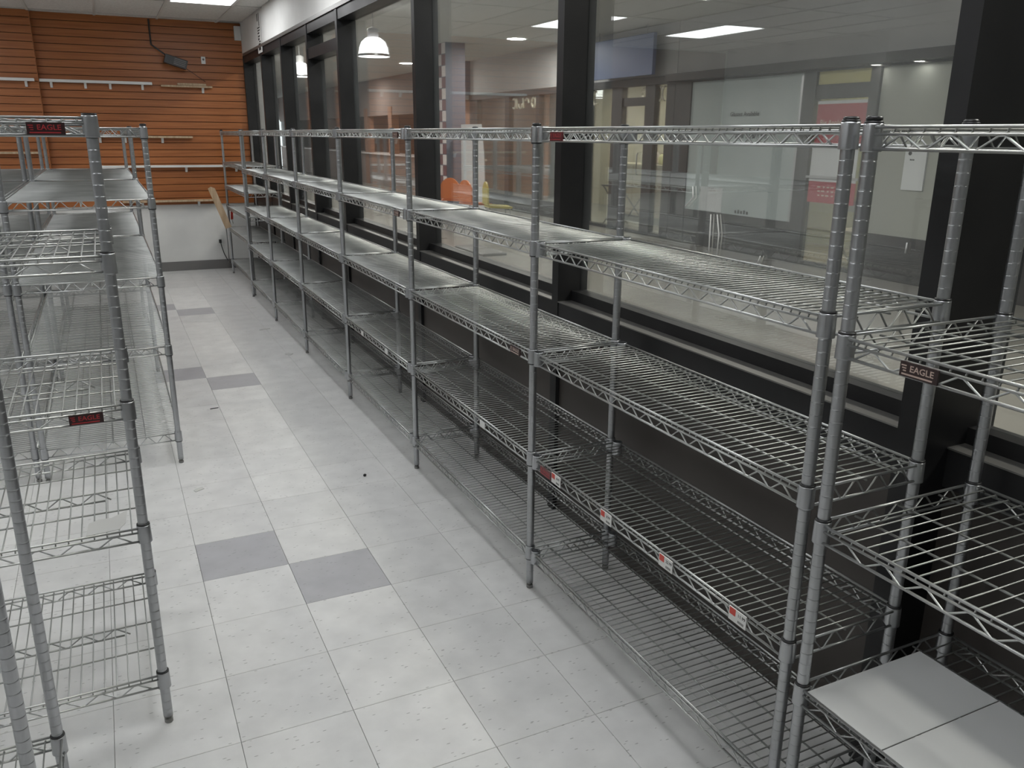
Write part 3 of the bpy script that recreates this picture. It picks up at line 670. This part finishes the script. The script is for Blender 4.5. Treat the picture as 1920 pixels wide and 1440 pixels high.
bo = [(-.55, .12), (.50, .12), (.56, .6), (.52, 1.2), (.40, 1.75), (-.55, 1.75)]
MB().prism([(-u, v) for u, v in bo], 'x', -.006, .006).build('sheet', M['poster_white'], bn); MB().box(-.2, .2, -.5, .5, 0, .03).build('base', M['dark_frame'], bn); MB().poly([(.02, 0, .03), (.02, 0, 1.7)], .012, 8).build('pole', M['zinc'], bn)
tag(MB().cbox(4.0, 4.35, 7.3, 8.3, 0, .035, .01).build('floor_rectangle', M['base']), 'flat dark rectangle lying on the mall floor outside the second window', 'mat')  # thin dark slab for a dark rectangle on the mall floor
bs = thing('hanging_panel', 'slate blue panel hung from the mall ceiling', 'sign', (7.3, 9.25, 2.45), 0)  # plain blue panel put in for a bluish patch
MB().cbox(-.03, .03, -.92, .90, .02, .62, .01).build('panel', M['blue'], bs)
for yy in (-.7, .7): MB().poly([(0, yy, .62), (0, yy, .75)], .008, 6).build('hanger', M['zinc'], bs)
# mall lamps; all but one ceiling downlight are unseen additions brightening the corridor
for k, (x, y) in enumerate(((3.0, 8.65), (3.0, 13.3), (3.0, 17.75))):
    p = thing('dome_pendant', 'white glowing dome pendant in the mall, %s from the near end' % ('first', 'second', 'third', 'fourth')[k], 'pendant lamp', (x, y, 2.56), 0, 'dome pendants in the mall')
    MB().lathe([(.205, 0), (.205, .02), (.195, .05), (.185, .11), (.155, .18), (.10, .225), (.07, .235)], n=24, cap=False).build('shade', M['pend'], p)
    MB().lathe([(.209, -.006), (.212, .0), (.212, .022), (.206, .026)], n=24, cap=False).build('rim', M['zinc'], p)
    MB().lathe([(.07, .235), (.075, .24), (.075, .34), (.03, .36), (.01, .365)], n=14).build('housing', M['fascia'], p); MB().poly([(0, 0, .36), (0, 0, .64)], .008, 6).build('stem', M['fascia'], p)
k = 0
for (x, y, lab) in [(6.4, 11.28, 'above the checkered column'), (6.4, 17.3, 'added to brighten it, in front of the slate sign board'), (6.4, 23.0, 'added to brighten it, in front of the food stall')] + [(2.95, yy, 'added unseen to brighten it, on the window side, %s one' % ['nearest','second','third','fourth','fifth','sixth','seventh','eighth','ninth','tenth','eleventh','farthest'][n]) for n, yy in enumerate((-4.2, -1.6, 1.0, 3.6, 6.2, 9.4, 12.4, 15.4, 18.8, 22.5, 27.0, 32.0))]:
    d = thing('seen_or_added_downlight', 'round white downlight in the mall ceiling ' + lab, 'downlight', (x, y, 3.2), 0, 'downlights in the mall ceiling')
    MB().lathe([(.20, -.0), (.20, -.012), (.165, -.012), (.165, 0)], n=24, cap=False).build('rim', M['white_metal'], d); MB().lathe([(0, -.004), (.165, -.004)], n=10, cap=False).build('lens', M['lamp'], d)
# daylit exit at the far end
ex = thing('exit_doors', 'bright daylit glass exit doors at the far end of the mall', 'doors', (5.0, 39.9, 0), 0)
for q in range(3):
    MB().box(-1.5+q*1.4, -.2+q*1.4, -.03, 0, .05, 2.2).build('door_pane', M['day'], ex); MB().box(-1.6+q*1.4, -1.5+q*1.4, -.06, 0, 0, 2.3).build('stile', M['dark_frame'], ex)
print('objects', len(bpy.data.objects), 'tris', sum(len(p.vertices)-2 for m in bpy.data.meshes for p in m.polygons))
